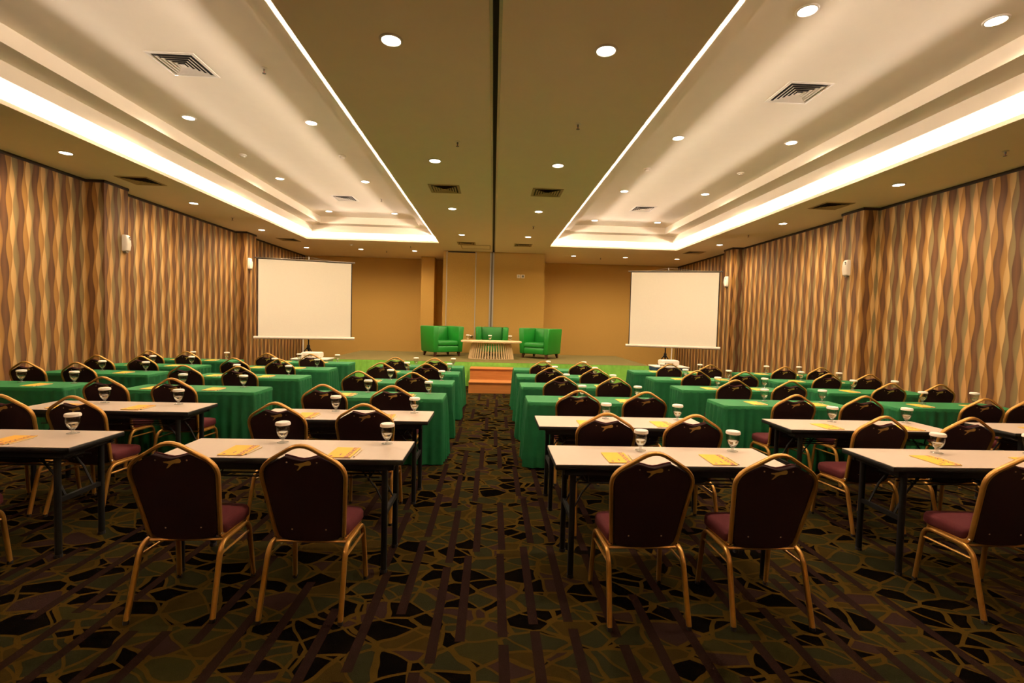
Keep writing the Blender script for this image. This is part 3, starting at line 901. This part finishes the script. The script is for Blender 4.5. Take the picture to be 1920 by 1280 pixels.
for (half, place), C in COLS.items():
    for row in range(6):
        y0 = C['rows'][row]
        if y0 is None: continue
        cy = C['cy'][row]
        if row >= 2 and cy is not None:
            gap = y0 - 0.046 - (cy + 0.012 + 0.485)
            if gap < 0: y0, cy = y0 - gap * 0.55, cy + gap * 0.45
        where = '%s row, %s table, %s of the aisle' % (ORD[row], place, half)
        if row < 2:
            table.place((C['x'], y0, 0), 0, 'bare white folding table on black legs, %s row, %s, %s of the aisle' % (ORD[row], place, half), 'bare white folding tables')
            ztop = TH
        else:
            skirted[ti % 3].place((C['x'], y0, 0), 0, 'table draped in green cloth, %s row, %s, %s of the aisle' % (ORD[row], place, half), 'green draped tables')
            ti += 1
            ztop = TH + 0.004
        for k in (0, 1):
            cx = CX.get((half, place, row, k), C['cx'][k])
            seat = '%s seat, %s' % (SEAT[k], where)
            px = C['cx'][k] + jr.uniform(-0.015, 0.015)
            if half == 'right': gx, nx = px + 0.19, px - 0.03
            else: gx, nx = px + (0.21 if k == 0 else 0.255), px + 0.03
            if place == 'wall-side' and half == 'left': gx, nx = px + 0.20, px + 0.05
            if place == 'wall-side' and half == 'left' and row == 2: gx += 0.10
            gx = min(gx, C['x'] + TL - 0.07)
            gy = y0 + 0.375 + jr.uniform(-0.015, 0.015)
            ny = y0 + 0.15 + jr.uniform(-0.012, 0.012)
            gob.place((gx, gy, ztop), jr.uniform(0, 6), 'paper-capped water goblet, ' + seat, 'capped goblets on the tables')
            a = jr.uniform(-0.05, 0.05)
            pad.place((nx, ny, ztop), a, 'yellow notepad, ' + seat, 'yellow notepads')
            pen.place((nx + 0.095, ny - 0.01 + jr.uniform(-0.01, 0.01), ztop), jr.uniform(-0.10, 0.02), 'pencil beside notepad, ' + seat, 'pencils')
            if cy is None or (half, place, row, k) in SKIP: continue
            chair.place((cx, cy + jr.uniform(-0.012, 0.012), 0), jr.uniform(-0.04, 0.04), 'burgundy banquet chair, ' + seat, 'burgundy banquet chairs')

# ================================================================== projection screens and projectors
def screen(cx, cy, rz, side):
    t = thing('projection_screen', 'white tripod projection screen standing %s of the stage' % side, 'screen', (cx, cy, 0), rz)
    m = 1 if side == 'left' else -1
    W = 1.01
    G().box(-W, W, -0.012, -0.008, 1.12, 2.90).build('screen_fabric', M['screen'], t, 0)
    for s in (-1, 1):
        a, b = sorted((s * W, s * (W + 0.022)))
        G().box(a, b, -0.012, -0.008, 1.12, 2.90).build('side_border', M['screen_edge'], t, 0)
    G().box(-W - 0.02, W + 0.02, -0.0115, -0.0085, 2.88, 2.91).build('top_border', M['screen_edge'], t, 0)
    G().tube([(-1.09, -0.01, 2.925), (1.09, -0.01, 2.925)], 0.018, n=8).build('top_bar', M['grey_metal'], t)
    G().tube([(-1.10, -0.01, 1.10), (1.10, -0.01, 1.10)], 0.034, n=10).build('casing', M['white_plastic'], t)
    px = 0.06 * m if side == 'left' else -0.14
    G().tube([(px, 0.06, 0.30), (px, 0.06, 2.98)], 0.016, n=8).build('pole', M['black_metal'], t)
    hk = G().tube([(px, 0.06, 2.98), (px, 0.05, 3.01), (px, 0.0, 3.01), (px, -0.01, 2.94)], 0.010, n=6).build('hook', M['white_plastic'], t)
    for s in (-1, 1):
        G().tube([(px, -0.005, 3.0), (s * 0.55, -0.01, 2.94)], 0.004, n=5).build('hanger_wire', M['grey_metal'], t)
    G().lathe([(0.03, 0.82), (0.034, 0.84), (0.034, 0.92), (0.02, 0.94)], 10, px, 0.06).build('leg_hub', M['black_metal'], t)
    for a in (200, 320, 80):
        c, s_ = math.cos(R(a)), math.sin(R(a))
        l = G().tube([(px + 0.02 * c, 0.06 + 0.02 * s_, 0.88), (px + 0.16 * c, 0.06 + 0.16 * s_, 0.70), (px + 0.52 * c, 0.06 + 0.52 * s_, 0.012)], 0.013, 0.010, n=6).build('leg', M['black_metal'], t)
        G().lathe([(0.018, 0), (0.018, 0.025)], 8, px + 0.52 * c, 0.06 + 0.52 * s_).build('foot', M['rubber'], l)
    rx = -0.05 if side == 'left' else 0.0
    G().tube([(rx, -0.02, 0.0), (rx, -0.02, 1.08)], 0.013, n=8).build('support_rod', M['white_plastic'], t)
screen(-4.42, 11.62, R(15), 'left')
screen(4.37, 11.62, R(-15), 'right')
def projector_set(x, y, side, edge):
    t = thing('projector_table', 'small low table under the projector, %s of the stage' % side, 'table', (x, y, 0), 0, 'projector tables')
    G().bevbox(-0.36, 0.36, -0.24, 0.24, 0.735, 0.76, 0.006).build('table_top', M['white_plastic'], t)
    G().box(-0.34, 0.34, -0.22, 0.22, 0.66, 0.735).build('apron', edge, t, 0)
    for sx in (-1, 1):
        for sy in (-1, 1):
            G().tube([(sx * 0.31, sy * 0.19, 0), (sx * 0.31, sy * 0.19, 0.68)], 0.018, n=8).build('leg', M['black_metal'], t)
    t = thing('projector', 'white data projector on a small table %s of the stage' % side, 'projector', (x - 0.01 if side == 'left' else x, y, 0.76), 0, 'data projectors')
    G().bevbox(-0.185, 0.185, -0.14, 0.14, 0.012, 0.125, 0.025).build('body', M['white_plastic'], t)
    l = G().lathe([(0.045, 0), (0.045, 0.02), (0.036, 0.025), (0.034, 0.01)], 16, cap1=False).build('lens', M['dark_void'], t)
    l.location = (0.09, 0.138, 0.065); l.rotation_euler = (R(-90), 0, 0)
    for k in range(6):
        G().box(-0.12 + k * 0.03, -0.105 + k * 0.03, -0.1425, -0.138, 0.035, 0.075).build('vent_slot', M['grey_metal'], t, 0)
    G().box(-0.09, 0.09, -0.06, 0.06, 0.1245, 0.127).build('lamp_cover', M['white_plastic'], t, 0)
    for sx in (-1, 1):
        for sy in (-1, 1): G().lathe([(0.015, 0), (0.015, 0.016)], 8, sx * 0.13, sy * 0.09).build('foot', M['rubber'], t)
projector_set(-3.69, 10.10, 'left', M['tray_green'])
projector_set(3.75, 10.12, 'right', M['blue'])
